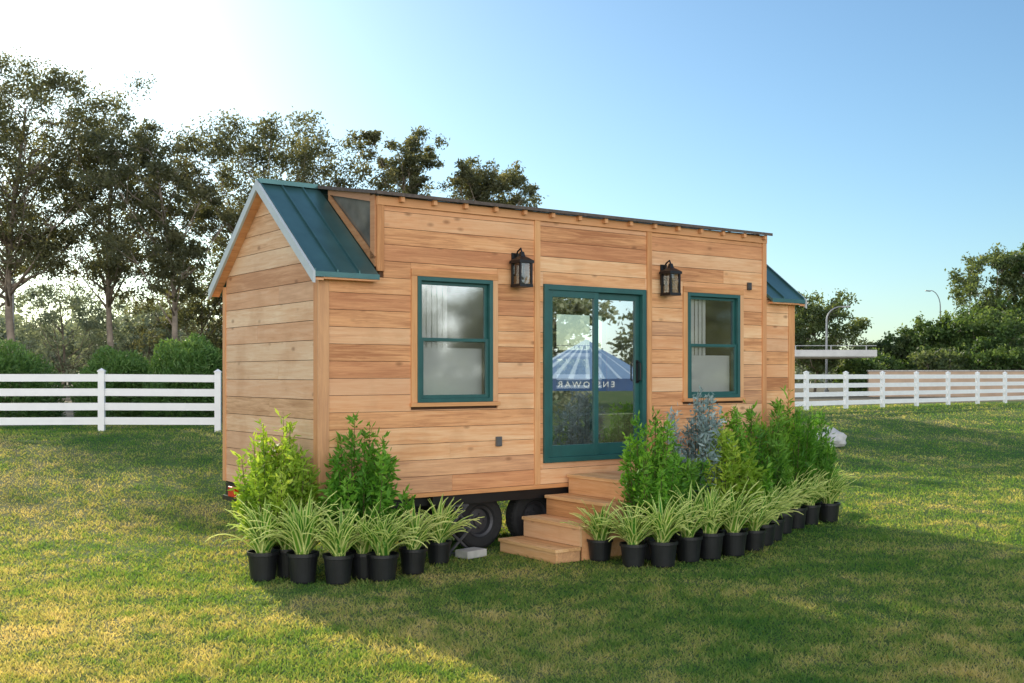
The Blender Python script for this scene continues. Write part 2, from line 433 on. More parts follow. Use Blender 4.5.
dk='dense green bushy tree behind the fence'
def btree(x,y,H,R,cb,seed,label=dk,mat=None,nc=36,nl=640):
    tree(x,y,H,R,cb,seed,label,'tree',mat or L_mid,nc,nl,0.23,0.8,group=G2,name='broadleaf_tree',cr=(.26,.42),asp=.5)
btree(21.2,78,7.7,3.0,1.6,31,'rounded pale green tree beside the flyover',L_sage,34,680)
btree(25.4,74,4.4,2.2,0.3,43,dk,L_sage); btree(27.6,72,5.4,2.6,0.3,32); btree(29.8,70,6.2,2.8,0.3,33); btree(32.0,71,5.8,2.9,0.3,44,dk,L_sage); btree(34.0,70,6.6,3.1,0.3,38); btree(37.5,68,7.2,3.6,0.6,36)
btree(33.0,76,10.6,2.5,4.6,34,'tall dark tree with ragged crown over lower bushes',L_sage,26,560)
btree(36.4,75,11.3,2.8,4.5,35,'tall dark tree with ragged crown over lower bushes',L_mid,26,560)
btree(39.5,76,10.0,3.2,3.0,39,'tall dark tree with ragged crown over lower bushes',L_sage,24,500)
btree(21.8,68,3.3,2.0,0.1,37,dk,L_mid,24,520); btree(25.4,67,3.5,2.2,0.1,45,dk,L_sage,22,500); btree(28.4,66,3.8,2.3,0.1,40,dk,L_mid,24,500); btree(31.8,65.5,4.0,2.4,0.1,41,dk,L_sage,24,500); btree(35.6,65,4.3,2.5,0.1,42,dk,L_mid,24,500)
for i,(x,y,H) in enumerate([(48,-12,9),(46,-3,7),(54,6,8),(52,18,7),(42,-21,9),(51,-19,10)]):
    tree(x,y,H,4.4,0.6,50+i,'leafy tree standing beside the open lawn','tree',L_refl,28,560,0.34,0.8,group='trees beside the open lawn',name='broadleaf_tree',asp=.6,cr=(.30,.48))

rng=np.random.default_rng(5)
Cs=[];Ts=[]
for k in range(300):
    x=rng.uniform(-80,60); y=rng.uniform(98,118)
    if 5<x<60 : y+=15
    h=rng.uniform(3.0,7.5) if x<-5 else rng.uniform(1.5,4)
    for q in range(2 if h>4 else 1):
        c=(x+rng.normal(),y,0.8+h*(0.45 if q==0 else .8))
        pts=clump_pts(c,rng.uniform(2.0,3.4),240,rng,0.8)
        pts=pts[pts[:,2]>0.8]
        Cs.append(pts);Ts.append(np.clip(rng.uniform(0.1,0.8)+rng.normal(0,0.15,len(pts)),0,1))
w=fast_mesh('distant_wood',leaves(np.concatenate(Cs),0.6,rng,0.6),np.concatenate(Ts),L_far); w['kind']='stuff'; w['label']='distant belt of trees with haze put into the leaf colour'; w['category']='wood'

def mound(x,y,w,top,seed,label):
    rng=np.random.default_rng(seed); gz=float(g(x,y)); e=empty('mounded_shrub',(x,y,gz),label,'shrub','mounded shrubs behind the white fence')
    h=top-gz; n=17000
    d=rng.normal(size=(n,3)); d[:,2]=np.abs(d[:,2]); d/=np.linalg.norm(d,axis=1)[:,None]
    hr=np.sqrt(d[:,0]**2+d[:,1]**2)+1e-6
    sq=1/np.maximum((hr**2.5+d[:,2]**2.5)**(1/2.5),1e-3)
    rad=0.62+0.38*rng.random(n)**.7; lump=1+0.11*np.sin(d[:,0]*5+seed)*np.sin(d[:,1]*5+d[:,2]*6+seed)
    pts=d*(sq*rad*lump)[:,None]*np.array([w/2,w/2,h*.93])
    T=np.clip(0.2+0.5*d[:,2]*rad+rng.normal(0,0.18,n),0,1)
    a=d*.6+rng.normal(size=(n,3))*.6; a[:,2]+=.25; a/=np.linalg.norm(a,axis=1)[:,None]
    b=np.cross(a,rng.normal(size=(n,3))); b/=np.linalg.norm(b,axis=1)[:,None]
    L=(0.10+0.12*rng.random(n))[:,None]; A=a*L*.5; B=b*.018
    fast_mesh('foliage',np.stack([pts-A,pts+B,pts+A,pts-B],1),T,L_hedge,e)
    mb=MB()
    for k in range(10):
        a=rng.uniform(0,6.28); mb.tube([(0,0,0),(math.cos(a)*w*0.2,math.sin(a)*w*0.2,h*0.6)],[0.03,0.01],5)
    mb.obj('stem',M_stem,e)
ml='rounded green shrub behind the white rail fence'
mound(-13.4,29,3.1,2.9,1,ml); mound(-10.3,29.2,2.3,2.75,3,ml); mound(-8.3,28.6,2.3,3.05,4,ml); mound(-6.7,29.2,2.2,3.0,5,ml); mound(-16.1,29,3.0,2.95,6,ml)

# ------------------------------------------------------------------ fences
def fence(pts,label,name='rail_fence'):
    (x0,y0),(x1,y1)=pts
    L=math.hypot(x1-x0,y1-y0); n=int(round(L/2.44)); ang=math.atan2(y1-y0,x1-x0)
    gz0=float(g(x0,y0))
    e=empty(name,(x0,y0,gz0),label,'fence',None,ang)
    zs=[]; st=L/n
    for i in range(n+1):
        wx=x0+(x1-x0)*i/n; wy=y0+(y1-y0)*i/n; zs.append(float(g(wx,wy))-gz0)
    mb=MB(); h=0.065
    mb.box(-h,h,-h,h,-0.1,1.27); mb.box(-h-.012,h+.012,-h-.012,h+.012,1.27,1.298)
    a=h+.005; mb.add([(-a,-a,1.3),(a,-a,1.3),(a,a,1.3),(-a,a,1.3),(0,0,1.35)],[(0,1,4),(1,2,4),(2,3,4),(3,0,4)])
    first=mb.obj('post',M_fence,e); first.location=(0,0,zs[0])
    for i in range(1,n+1):
        o=first.copy(); o.location=(i*st,0,zs[i]); link(o,e)
    for z in (1.14,0.83,0.52,0.21):
        for i in range(n):
            mb=MB()
            a0=i*st+h+.001; a1=(i+1)*st-h-.001
            za,zb=zs[i]+z,zs[i+1]+z
            mb.prism([(a0,-.02,za-.08),(a1,-.02,zb-.08),(a1,-.02,zb+.08),(a0,-.02,za+.08)],(0,.04,0))
            mb.obj('rail',M_fence,e)
fence([(-18.6,22.9),(-6.42,24.3)],'white vinyl four-rail fence along the lawn edge')
fence([(-6.42+1.86,24.3+1.58),(34.1,58.9)],'long white vinyl four-rail fence receding across the lawn')

# ------------------------------------------------------------------ tiny house
ANG=math.atan2(uy,ux)
house=empty('tiny_house',(HX,HY,0),'cedar-clad tiny house on wheels with teal windows and metal roof','tiny house',None,ANG)
ZB=0.72; LEN=7.23; W=2.62; DX=.65
def rsub(rects,hole):
    out=[]
    for (a,b,c,d) in rects:
        h0,h1,h2,h3=hole
        if h1<=a or h0>=b or h3<=c or h2>=d: out.append((a,b,c,d)); continue
        if h0>a: out.append((a,h0,c,d))
        if h1<b: out.append((h1,b,c,d))
        m0,m1=max(a,h0),min(b,h1)
        if h2>c: out.append((m0,m1,c,h2))
        if h3<d: out.append((m0,m1,h3,d))
    return out
CAS=0.075
WL=(1.138,2.124,1.70,3.07); WR=(5.184,6.152,1.70,3.07); DR=(2.85,4.455,0.968,3.067)
holes=[(WL[0]-CAS,WL[1]+CAS,WL[2]-CAS,WL[3]+CAS),(WR[0]-CAS,WR[1]+CAS,WR[2]-CAS,WR[3]+CAS),DR]
RH=0.178
mb=MB(); rnd=random.Random(4)
def clad(a,b,z0,zhi,lo=1.1,hi=2.8):
    z=z0
    while z<zhi-0.01:
        z2=min(z+RH,zhi); x=a
        while x<b-0.001:
            l=rnd.uniform(lo,hi); x2=b if x+l>b-0.5 else x+l
            rects=[(x,x2,z,z2)]
            for h in holes: rects=rsub(rects,h)
            for (p,q,r,s) in rects:
                if q-p>0.01 and s-r>0.012: mb.box(p+.0012,q-.0012,-rnd.uniform(.018,.022),0,r+.0025,s-.0025,rnd.random())
            x=x2
        z=z2
z_now=ZB+RH*13
clad(0.09,2.72,ZB,z_now); clad(DX+.08,2.72,z_now,3.80,.8,2.)
clad(2.80,4.48,ZB,3.80,1.2,2.4); clad(4.56,6.60,ZB,3.80,1.2,2.4); clad(6.68,7.14,ZB,z_now)
mb.box(0.09,DX,-0.02,0,z_now+.003,3.07,0.3); mb.box(6.68,7.14,-0.02,0,z_now+.003,3.07,0.7)
wf=mb.obj('wall',M_front,house); wf['label']='front wall of orange cedar planks'
def lining(rects,y0,y1,hs):
    m=MB()
    for h in hs: rects=rsub(rects,h)
    for (a,b,c,d) in rects: m.box(a,b,y0,y1,c,d)
    return m
lining([(0.003,LEN-.003,ZB+.01,3.06),(DX+.03,6.67,3.06,3.86)],0.003,0.09,[WL,WR,DR]).obj('sheathing',[M_back],house)
lining([(0.1,LEN-.1,ZB+.1,3.06),(DX+.05,6.65,3.06,3.84)],0.092,0.10,[WL,WR,DR]).obj('interior_wall',M_white,house)
BW=[(1.3,2.3,1.75,2.95),(3.1,4.3,1.6,2.95),(5.0,6.0,1.75,2.95)]
lining([(0.1,LEN-.1,ZB+.1,3.06)],2.50,2.52,BW).obj('interior_wall',M_white,house)
ob=lining([(0.0,LEN,ZB,3.05)],2.523,2.62,BW).obj('wall',M_front,house); ob['label']='rear cedar wall'
for (a,b,c,d) in BW:
    mb=MB()
    mb.box(a,b,2.56,2.60,c,c+.05); mb.box(a,b,2.56,2.60,d-.05,d); mb.box(a,a+.05,2.56,2.60,c+.05,d-.05); mb.box(b-.05,b,2.56,2.60,c+.05,d-.05); mb.box(a+.05,b-.05,2.565,2.595,(c+d)/2-.02,(c+d)/2+.02)
    mb.obj('window_frame',M_teal,house)
mb=MB(); mb.box(0.1,LEN-.1,0.11,2.49,0.90,0.955); mb.obj('floor',simple('floor_boards',(0.25,0.15,0.08),0.5),house)
mb=MB()
mb.box(0.35,2.2,1.85,2.48,0.957,1.85); mb.box(2.3,2.9,1.75,2.48,0.957,2.75); mb.box(4.75,6.9,1.4,2.48,0.957,1.45); mb.box(2.26,2.29,0.11,1.2,0.957,3.0)
mb.objs('cabinet',M_white,house,bevel=0.01)
for w_,t_ in ((WL,.60),(WR,.56)):
    mb=MB(); mb.box(w_[0]+.06,w_[1]-.06,.10,.104,w_[2]+.07,w_[2]+t_); mb.obj('blind',M_blind,house)
    mb=MB(); xa=w_[0]+.06
    for k in range(12): mb.box(xa+k*.035,xa+.03+k*.035,.108+.012*(k%2),.114+.012*(k%2),w_[2]+t_+.002,w_[3]-.06)
    mb.obj('curtain',M_blind,house)

def gable(x0,x1,name_label):
    mb=MB(); z=ZB; rh=0.205; r2=random.Random(9)
    while z<4.08:
        z2=z+rh
        def yr(zz):
            half=(4.10-zz)/0.766; return max(0.09,1.31-half),min(2.53,1.31+half)
        a0,b0=yr(z+.003); z2c=min(z2,4.09); a1,b1=yr(z2c-.003)
        if b0-a0<0.02: break
        if b1<a1: a1=b1=1.31
        cut=r2.uniform(0.9,1.8) if r2.random()<0.45 and z<2.9 else None
        segs=[(a0,b0,a1,b1)] if cut is None else [(a0,cut-.001,a1,cut-.001),(cut+.001,b0,cut+.001,b1)]
        for (p,q,r,s) in segs:
            mb.prism([(x0,p,z+.003),(x0,q,z+.003),(x0,s,z2c-.003),(x0,r,z2c-.003)],(x1-x0,0,0),r2.random())
        z=z2
    w=mb.obj('wall',M_gable,house); w['label']=name_label
gable(-0.02,0.0,'gable end wall of pale cedar planks')
gable(LEN,LEN+.02,'far gable end wall of cedar planks')
mb=MB()
for x0 in (0.003,LEN-.09):
    mb.prism([(x0,0.092,ZB+.01),(x0,2.52,ZB+.01),(x0,2.52,3.10),(x0,1.31,4.05),(x0,.092,3.10)],(0.087,0,0))
mb.objs('sheathing',M_back,house)
mb=MB()
mb.box(-.032,.09,-.032,0,ZB,3.07,.1); mb.box(-.032,-.0,0.001,.09,ZB,3.08,.9); mb.box(-.032,0,2.53,2.62,ZB,3.06,.4)
mb.box(7.14,LEN+.032,-.032,0,ZB,3.07,.6); mb.box(LEN,LEN+.032,.001,.09,ZB,3.07,.3)
mb.box(2.72,2.80,-.036,0,ZB,3.80,.25); mb.box(4.48,4.56,-.036,0,ZB,3.80,.75); mb.box(6.60,6.68,-.036,0,ZB,3.80,.5); mb.box(DX,DX+.08,-.036,0,3.10,3.80,.35)
for w_ in (WL,WR):
    mb.box(w_[0]-CAS,w_[0]-.001,-.036,0,w_[2]-.001,w_[3]+.001,.45); mb.box(w_[1]+.001,w_[1]+CAS,-.036,0,w_[2]-.001,w_[3]+.001,.15)
mb.objs('vertical_trim',M_trim,house,bevel=0.003)
mb=MB()
for w_ in (WL,WR):
    mb.box(w_[0]-CAS,w_[1]+CAS,-.038,0,w_[3]+.002,w_[3]+CAS,.2)
    mb.box(w_[0]-CAS-.015,w_[1]+CAS+.015,-.062,0,w_[2]-.045,w_[2]-.002,.6)
mb.box(DX,6.68,-.045,0,3.80,3.895,.4)
mb.box(.0,7.23,-.026,0,ZB-.05,ZB-.002,.2)
mb.objs('level_trim',M_trimx,house,bevel=0.003)
mb=MB(); x=.9
while x<6.6:
    mb.box(x,x+.045,-.10,-.046,3.845,3.90,.3); x+=.405
mb.objs('rafter_tail',M_trim,house)

def window(w_,label):
    x0,x1,z0,z1=w_
    e=bpy.data.objects.new('window',None); e.location=((x0+x1)/2,0,(z0+z1)/2); link(e,house); e['label']=label
    hx=(x1-x0)/2; hz=(z1-z0)/2; t=.045
    m=MB()
    m.box(-hx,-hx+t,-.045,.08,-hz,hz); m.box(hx-t,hx,-.045,.08,-hz,hz); m.box(-hx+t,hx-t,-.045,.08,hz-t,hz); m.box(-hx+t,hx-t,-.045,.08,-hz,-hz+t)
    m.obj('frame',M_teal,e,bevel=.003)
    s=.036; a=hx-t-.001
    for (za,zb,ya,yb) in ((-hz+t+.001,.022,-.022,.008),(-.022,hz-t-.001,.010,.04)):
        m=MB()
        m.box(-a,-a+s,ya,yb,za,zb); m.box(a-s,a,ya,yb,za,zb); m.box(-a+s,a-s,ya,yb,zb-s,zb); m.box(-a+s,a-s,ya,yb,za,za+s)
        m.obj('sash',M_teal,e,bevel=.002)
        m=MB(); y=(ya+yb)/2
        m.add([(-a+s,y,za+s),(a-s,y,za+s),(a-s,y,zb-s),(-a+s,y,zb-s)],[(0,1,2,3)]); m.obj('glass',M_glass,e,recalc=False)
window(WL,'teal framed sash window'); window(WR,'teal framed sash window')
x0,x1,z0,z1=DR
d=bpy.data.objects.new('door',None); d.location=((x0+x1)/2,0,z0); link(d,house); d['label']='teal sliding glass door with two panels'
hx=(x1-x0)/2; H=z1-z0; t=.065
m=MB(); m.box(-hx,-hx+t,-.05,.09,0,H); m.box(hx-t,hx,-.05,.09,0,H); m.box(-hx+t,hx-t,-.05,.09,H-t,H); m.box(-hx+t,hx-t,-.05,.09,0,.06)
m.obj('frame',M_teal,d,bevel=.003)
a=hx-t-.001
for (p,q,ya,yb) in ((-a,.035,-.03,.012),(-.035,a,.016,.058)):
    s=.068; m=MB(); gl=MB()
    m.box(p,p+s,ya,yb,.061,H-t-.001); m.box(q-s,q,ya,yb,.061,H-t-.001); m.box(p+s,q-s,ya,yb,H-t-.08,H-t-.001); m.box(p+s,q-s,ya,yb,.061,.20)
    y=(ya+yb)/2; gl.add([(p+s,y,.20),(q-s,y,.20),(q-s,y,H-t-.08),(p+s,y,H-t-.08)],[(0,1,2,3)])
    m.obj('panel',M_teal,d,bevel=.003); gl.obj('glass',M_dglass,d,recalc=False)
m=MB(); m.tube([(a-.04,-.0,.95),(a-.04,-.05,.97),(a-.04,-.05,1.18),(a-.04,-.0,1.2)],[.01]*4,8); m.box(a-.06,a-.02,.004,.014,.93,1.22)
m.obj('handle',M_black,d)

sl=.766
def zr(y): return 4.15-sl*abs(y-1.31)
roof=bpy.data.objects.new('roof',None); link(roof,house)
def seam(m,x,ya,yb,w=.016,h=.03):
    m.prism([(x,ya,zr(ya)+.001),(x,yb,zr(yb)+.001),(x,yb,zr(yb)+h),(x,ya,zr(ya)+h)],(w,0,0))
XR=DX-.035
for (xa,xb,sx) in ((-.12,XR,(-.12,.13,.38)),(6.68,7.35,(6.92,7.334))):
    m=MB()
    m.prism([(xa,-.13,zr(-.13)),(xa,1.31,4.15),(xa,1.31,4.11),(xa,-.13,zr(-.13)-.04)],(xb-xa,0,0))
    for x in sx: seam(m,x,-.13,1.30)
    m.box(xa,xb,-.143,-.132,zr(-.13)-.05,zr(-.13)+.003)
    m.obj('metal_sheet',M_roof,roof)
m=MB()
m.prism([(-.12,1.312,4.15),(-.12,2.76,zr(2.76)),(-.12,2.76,zr(2.76)-.06),(-.12,1.312,4.09)],(7.47,0,0))
for k in range(18): seam(m,-.12+k*.435,1.33,2.76)
m.box(-.13,.58,1.25,1.37,4.135,4.185)
m.obj('metal_sheet',M_roof,roof)
m=MB()
for xa in (-.15,7.352):
    for (ya,yb) in ((-.15,1.31),(2.785,1.31)):
        m.prism([(xa,ya,zr(ya)+.02),(xa,yb,zr(yb)+.02),(xa,yb,zr(yb)-.09),(xa,ya,zr(ya)-.10)],(.028,0,0))
m.objs('rake_board',M_rake,roof)
m=MB()
for (xa,xb) in ((-.12,-.021),(LEN+.022,7.35)):
    for (ya,yb) in ((-.13,1.309),(2.76,1.311)):
        m.prism([(xa,ya,zr(ya)-.062),(xa,yb,zr(yb)-.062),(xa,yb,zr(yb)-.085),(xa,ya,zr(ya)-.085)],(xb-xa,0,0))
m.box(-.02,XR,-.13,-.034,zr(-.13)-.07,zr(-.13)-.045); m.box(6.70,LEN+.02,-.13,-.034,zr(-.13)-.07,zr(-.13)-.045)
m.objs('soffit',M_front,roof)
D0=DX-.06
m=MB(); m.prism([(D0,-.11,3.905),(D0,-.11,3.932),(D0,1.309,4.178),(D0,1.309,4.15)],(6.70-D0,0,0))
m.obj('dormer_roof',M_shing,roof)
m=MB()
m.prism([(D0,-.125,3.898),(D0,-.125,3.934),(D0,-.112,3.934),(D0,-.112,3.898)],(6.70-D0,0,0))
m.prism([(D0-.015,-.11,3.90),(D0-.015,-.11,3.937),(D0-.015,1.309,4.183),(D0-.015,1.309,4.145)],(.013,0,0))
m.objs('drip_edge',M_shing,roof)
def under(y): return 3.905+(y+.11)*.17
M_pane=simple('mottled_pane',(0.16,0.15,0.12),0.15,var=0.35,scale=4)  # opaque mottled brown-grey pane in place of clear glass
for xa in (DX,6.66):
    m=MB()
    p=[(xa+.012,.002,zr(.002)+.0),(xa+.012,1.15,zr(1.15)),(xa+.012,1.15,under(1.15)),(xa+.012,.002,under(.002)-.01)]
    m.prism(p,(.008,0,0)); m.obj('dormer_glazing',M_pane,house)
m=MB()
for xa in (DX-.018,6.675):
    m.box(xa,xa+.017,.0,.10,zr(.05)+.05,under(.0)-.012,.3)
    m.prism([(xa,.0,zr(0)+.003),(xa,1.10,zr(1.10)+.003),(xa,1.10,zr(1.10)+.08),(xa,.0,zr(0)+.11)],(.017,0,0),.6)
    m.prism([(xa-.002,.101,under(.101)-.09),(xa-.002,1.10,under(1.1)-.06),(xa-.002,1.10,under(1.1)-.003),(xa-.002,.101,under(.101)-.003)],(.017,0,0),.8)
m.objs('dormer_trim',M_dtrim,house)

def lantern(s,z):
    e=bpy.data.objects.new('lantern',None); e.location=(s,-.02,z); link(e,house)
    m=MB(); m.box(-.05,.05,-.022,-.002,-.06,.20)
    m.tube([(0,-.02,.14),(0,-.06,.215),(0,-.12,.245),(0,-.14,.20)],[.011]*4,8)
    c=-.14
    def tap(r0,z0,r1,z1): m.add([(-r0,c-r0,z0),(r0,c-r0,z0),(r0,c+r0,z0),(-r0,c+r0,z0),(-r1,c-r1,z1),(r1,c-r1,z1),(r1,c+r1,z1),(-r1,c+r1,z1)],[(3,2,1,0),(4,5,6,7),(0,1,5,4),(1,2,6,5),(2,3,7,6),(3,0,4,7)])
    tap(.03,.15,.018,.205); tap(.098,.105,.035,.15); tap(.102,.072,.102,.105); tap(.092,-.20,.092,-.165)
    for sx in (-1,1):
        for sy in (-1,1):
            m.box(sx*.078-.011,sx*.078+.011,c+sy*.078-.011,c+sy*.078+.011,-.165,.072)
    m.tube([(0,c,-.17),(0,c,-.04)],[.022,.022],8)
    m.obj('lantern_frame',M_black,e)
    q=MB(); r0=.072
    q.add([(-r0,c-r0,-.165),(r0,c-r0,-.165),(r0,c+r0,-.165),(-r0,c+r0,-.165),(-r0,c-r0,.072),(r0,c-r0,.072),(r0,c+r0,.072),(-r0,c+r0,.072)],[(0,1,5,4),(1,2,6,5),(2,3,7,6),(3,0,4,7)])
    q.obj('lantern_glass',M_lglass,e)
lantern(2.44,3.20); lantern(4.76,3.20)
m=MB(); m.box(2.17,2.245,-.05,-.022,1.19,1.30); m.box(2.18,2.235,-.058,-.05,1.20,1.29); m.obj('outlet_cover',simple('grey_plastic',(.10,.10,.10),.5),house,bevel=.004)
m=MB(); m.box(6.30,6.37,-.05,-.022,3.15,3.25); m.box(6.31,6.36,-.06,-.05,3.16,3.24); m.obj('junction_box',simple('dark_plastic',(.05,.05,.05),.5),house,bevel=.004)

m=MB(); m.box(.05,7.18,.10,.22,.56,.70); m.box(.05,7.18,2.40,2.52,.56,.70)
for k in range(10): m.box(.1+k*.77,.16+k*.77,.22,2.40,.58,.70)
m.box(-.03,.05,.10,2.52,.56,.70)
m.box(.0,7.23,.02,2.6,.702,.718)
m.box(1.35,3.45,-.0,.06,.56,.668)
m.prism([(7.18,.6,.58),(7.18,.72,.58),(8.6,1.33,.58),(8.6,1.25,.58)],(0,0,.1)); m.prism([(7.18,2.02,.58),(7.18,1.9,.58),(8.6,1.29,.58),(8.6,1.37,.58)],(0,0,.1))
m.tube([(8.5,1.31,.05),(8.5,1.31,.75)],[.03,.03],10); m.box(8.4,8.6,1.21,1.41,0,.05)
m.obj('trailer_frame',M_black,house)
def wheel(s,y):
    e=bpy.data.objects.new('wheel',None); e.location=(s,y,.325); link(e,house)
    m=MB(); R=.32; w=.10
    m.lathe([(.18,-w*.8),(.20,-w),(.28,-w*1.02),(.307,-w*.85),(R,-w*.6),(R,w*.6),(.307,w*.85),(.28,w*1.02),(.20,w),(.18,w*.8),(.18,-w*.8)],(0,0,0),'y',36)
    for k in range(36):
        a=2*math.pi*k/36; c,s_=math.cos(a),math.sin(a)
        m.box(c*R-.007,c*R+.007,-w*.6,w*.6,s_*R-.007,s_*R+.007)
    m.obj('tyre',M_tyre,e)
    m=MB(); m.lathe([(.0,-.05),(.055,-.05),(.06,-.03),(.14,-.02),(.15,-.07),(.178,-.085),(.183,-.07),(.18,.08)],(0,0,0),'y',28)
    for k in range(5):
        a=2*math.pi*k/5; m.tube([(math.cos(a)*.085,-.03,math.sin(a)*.085),(math.cos(a)*.085,-.045,math.sin(a)*.085)],[.012,.012],6)
    m.obj('rim',M_rim,e)
for s in (2.08,2.86):
    wheel(s,.24); wheel(s,2.40)
m=MB()
jx=.24
m.box(1.28+jx,1.62+jx,-.06,.03,.005,.03); m.box(1.33+jx,1.57+jx,-.02,.05,.535,.558)
for a,b in (((1.31,.03),(1.60,.29)),((1.59,.03),(1.30,.29)),((1.60,.29),(1.36,.54)),((1.30,.29),(1.54,.54))):
    m.tube([(a[0]+jx,-.015,a[1]),(b[0]+jx,-.015,b[1])],[.018,.018],6)
m.tube([(1.22+jx,-.015,.29),(1.68+jx,-.015,.29)],[.012,.012],6)
m.obj('scissor_jack',simple('jack_steel',(.09,.09,.095),.45,.6),house)
m=MB(); m.box(-.09,-.03,2.1,2.3,.56,.68); m.obj('tail_light',M_red,house,bevel=.01)
m=MB(); m.box(-.06,-.032,1.3,2.55,.50,.555); m.box(-.06,-.032,1.3,1.36,.3,.5); m.obj('rear_bumper',M_black,house)

bx,by=loc2w(1.72,-.20)
m=MB(); m.box(-.15,.15,-.1,.1,0,.085); o=m.obj('concrete_block',M_conc,None,bevel=.008); o.location=(bx,by,0); o.rotation_euler=(0,0,ANG+.2); o['label']='pale concrete block on the grass beside a wheel'; o['category']='concrete block'

# ------------------------------------------------------------------ steps
st=empty('wooden_steps',(HX,HY,0),'unstained wooden box steps leading up to the glass door','steps',None,ANG)
tops=[.15,.375,.60,.825]
r3=random.Random(2)
for i,zt in enumerate(tops):
    xa=2.2+.33*i; xb=xa+.33 if i<3 else 4.46
    n=2 if i<3 else 7; wv=(xb-xa)/n
    tr=MB(); bd=MB()
    for k in range(n):
        tr.box(xa-.02 if k==0 else xa+k*wv+.003, xa+(k+1)*wv-.003,-1.12,-.06,zt-.036,zt,r3.random())
    zl=0.0 if i==0 else tops[i-1]+.001
    bd.box(xa+.002,xa+.028,-1.10,-.07,zl,zt-.037,r3.random())
    bd.box(xa+.03,xb-.001 if i<3 else xb-.03,-1.10,-1.072,0.0,zt-.037,r3.random())
    bd.box(xa+.03,xb-.001 if i<3 else xb-.03,-.098,-.07,0.0,zt-.037,r3.random())
    if i==3: bd.box(4.43,4.458,-1.10,-.07,0,.788,.4)
    tr.obj('tread',M_step,st,bevel=.004); bd.obj('riser',M_riser,st)

# ------------------------------------------------------------------ potted plants
def potmesh(r=.14,h=.25):
    m=MB(); m.lathe([(0,.004),(r*.80,.004),(r*.82,.02),(r*.98,h*.86),(r*1.0,h*.87),(r*1.07,h*.88),(r*1.07,h),(r*.99,h),(r*.96,h*.9),(0,h*.89)],(0,0,0),'z',28)
    return m
def strap_foliage(seed):
    rng=np.random.default_rng(seed); quads=[];T=[]
    n=int(rng.integers(70,96)); sc=rng.uniform(.9,1.1)
    for k in range(n):
        a=rng.uniform(0,2*math.pi); out=np.array([math.cos(a),math.sin(a),0]); side=np.array([-math.sin(a),math.cos(a),0])
        L=rng.uniform(.28,.58)*sc; el=rng.uniform(.75,1.55); droop=rng.uniform(.5,2.1)
        w=rng.uniform(.019,.031); p=out*rng.uniform(0,.05)+side*rng.uniform(-.03,.03)+np.array([0,0,.23])
        seg=8; ang=el; P=[p]
        for i in range(seg):
            dstep=L/seg; P.append(P[-1]+dstep*(out*math.cos(ang)+np.array([0,0,math.sin(ang)]))); ang-=droop/seg*(0.3+1.4*i/seg)
        tt=rng.uniform(0.0,.32)
        for i in range(seg):
            w0=w*(1-(i/seg)**2.6)+.0008; w1=w*(1-((i+1)/seg)**2.6)+.0008
            a0,a1=P[i],P[i+1]; lift=np.array([0,0,.007]); c0=.52
            quads.append([a0-side*w0+lift,a0-side*w0*c0,a1-side*w1*c0,a1-side*w1+lift]); T.append(min(1,tt+.70))
            quads.append([a0-side*w0*c0,a0+side*w0*c0,a1+side*w1*c0,a1-side*w1*c0]); T.append(tt)
            quads.append([a0+side*w0*c0,a0+side*w0+lift,a1+side*w1+lift,a1+side*w1*c0]); T.append(min(1,tt+.66))
    return np.array(quads),np.array(T)
GP='black nursery pots of strappy plants around the house'
straps=[strap_foliage(i) for i in range(6)]
smeshes=[]
pot_me=None
plist=[(-2.43,10.86),(-2.02,10.75),(-1.67,10.70),(-1.26,10.86),(-1.00,11.24),(-.78,11.85),(-2.22,11.05),(-1.46,10.98),
 (.95,12.03),(1.27,11.65),(1.58,11.65),(1.90,11.98),(2.16,12.16),(2.46,12.37),(2.76,12.72),(3.16,13.5),(3.42,14.1),(3.70,14.55),(3.98,14.9),(4.32,15.2),(2.95,13.1)]
rp=random.Random(5)
for i,(x,y) in enumerate(plist):
    e=empty('potted_plant',(x,y,float(g(x,y))),'variegated strap-leaved plant in black nursery pot on the lawn','potted plant',GP,rp.uniform(0,6.28))
    s=rp.uniform(.94,1.08); e.scale=(s,s,s*rp.uniform(.96,1.12))
    if pot_me is None:
        o=potmesh().obj('pot',[M_pot],e,recalc=False); pot_me=o.data
    else: link(bpy.data.objects.new('pot',pot_me),e)
    k=i%6
    if len(smeshes)<6:
        o=fast_mesh('foliage',straps[k][0],straps[k][1],L_strap,e); smeshes.append(o.data)
    else: link(bpy.data.objects.new('foliage',smeshes[k]),e)

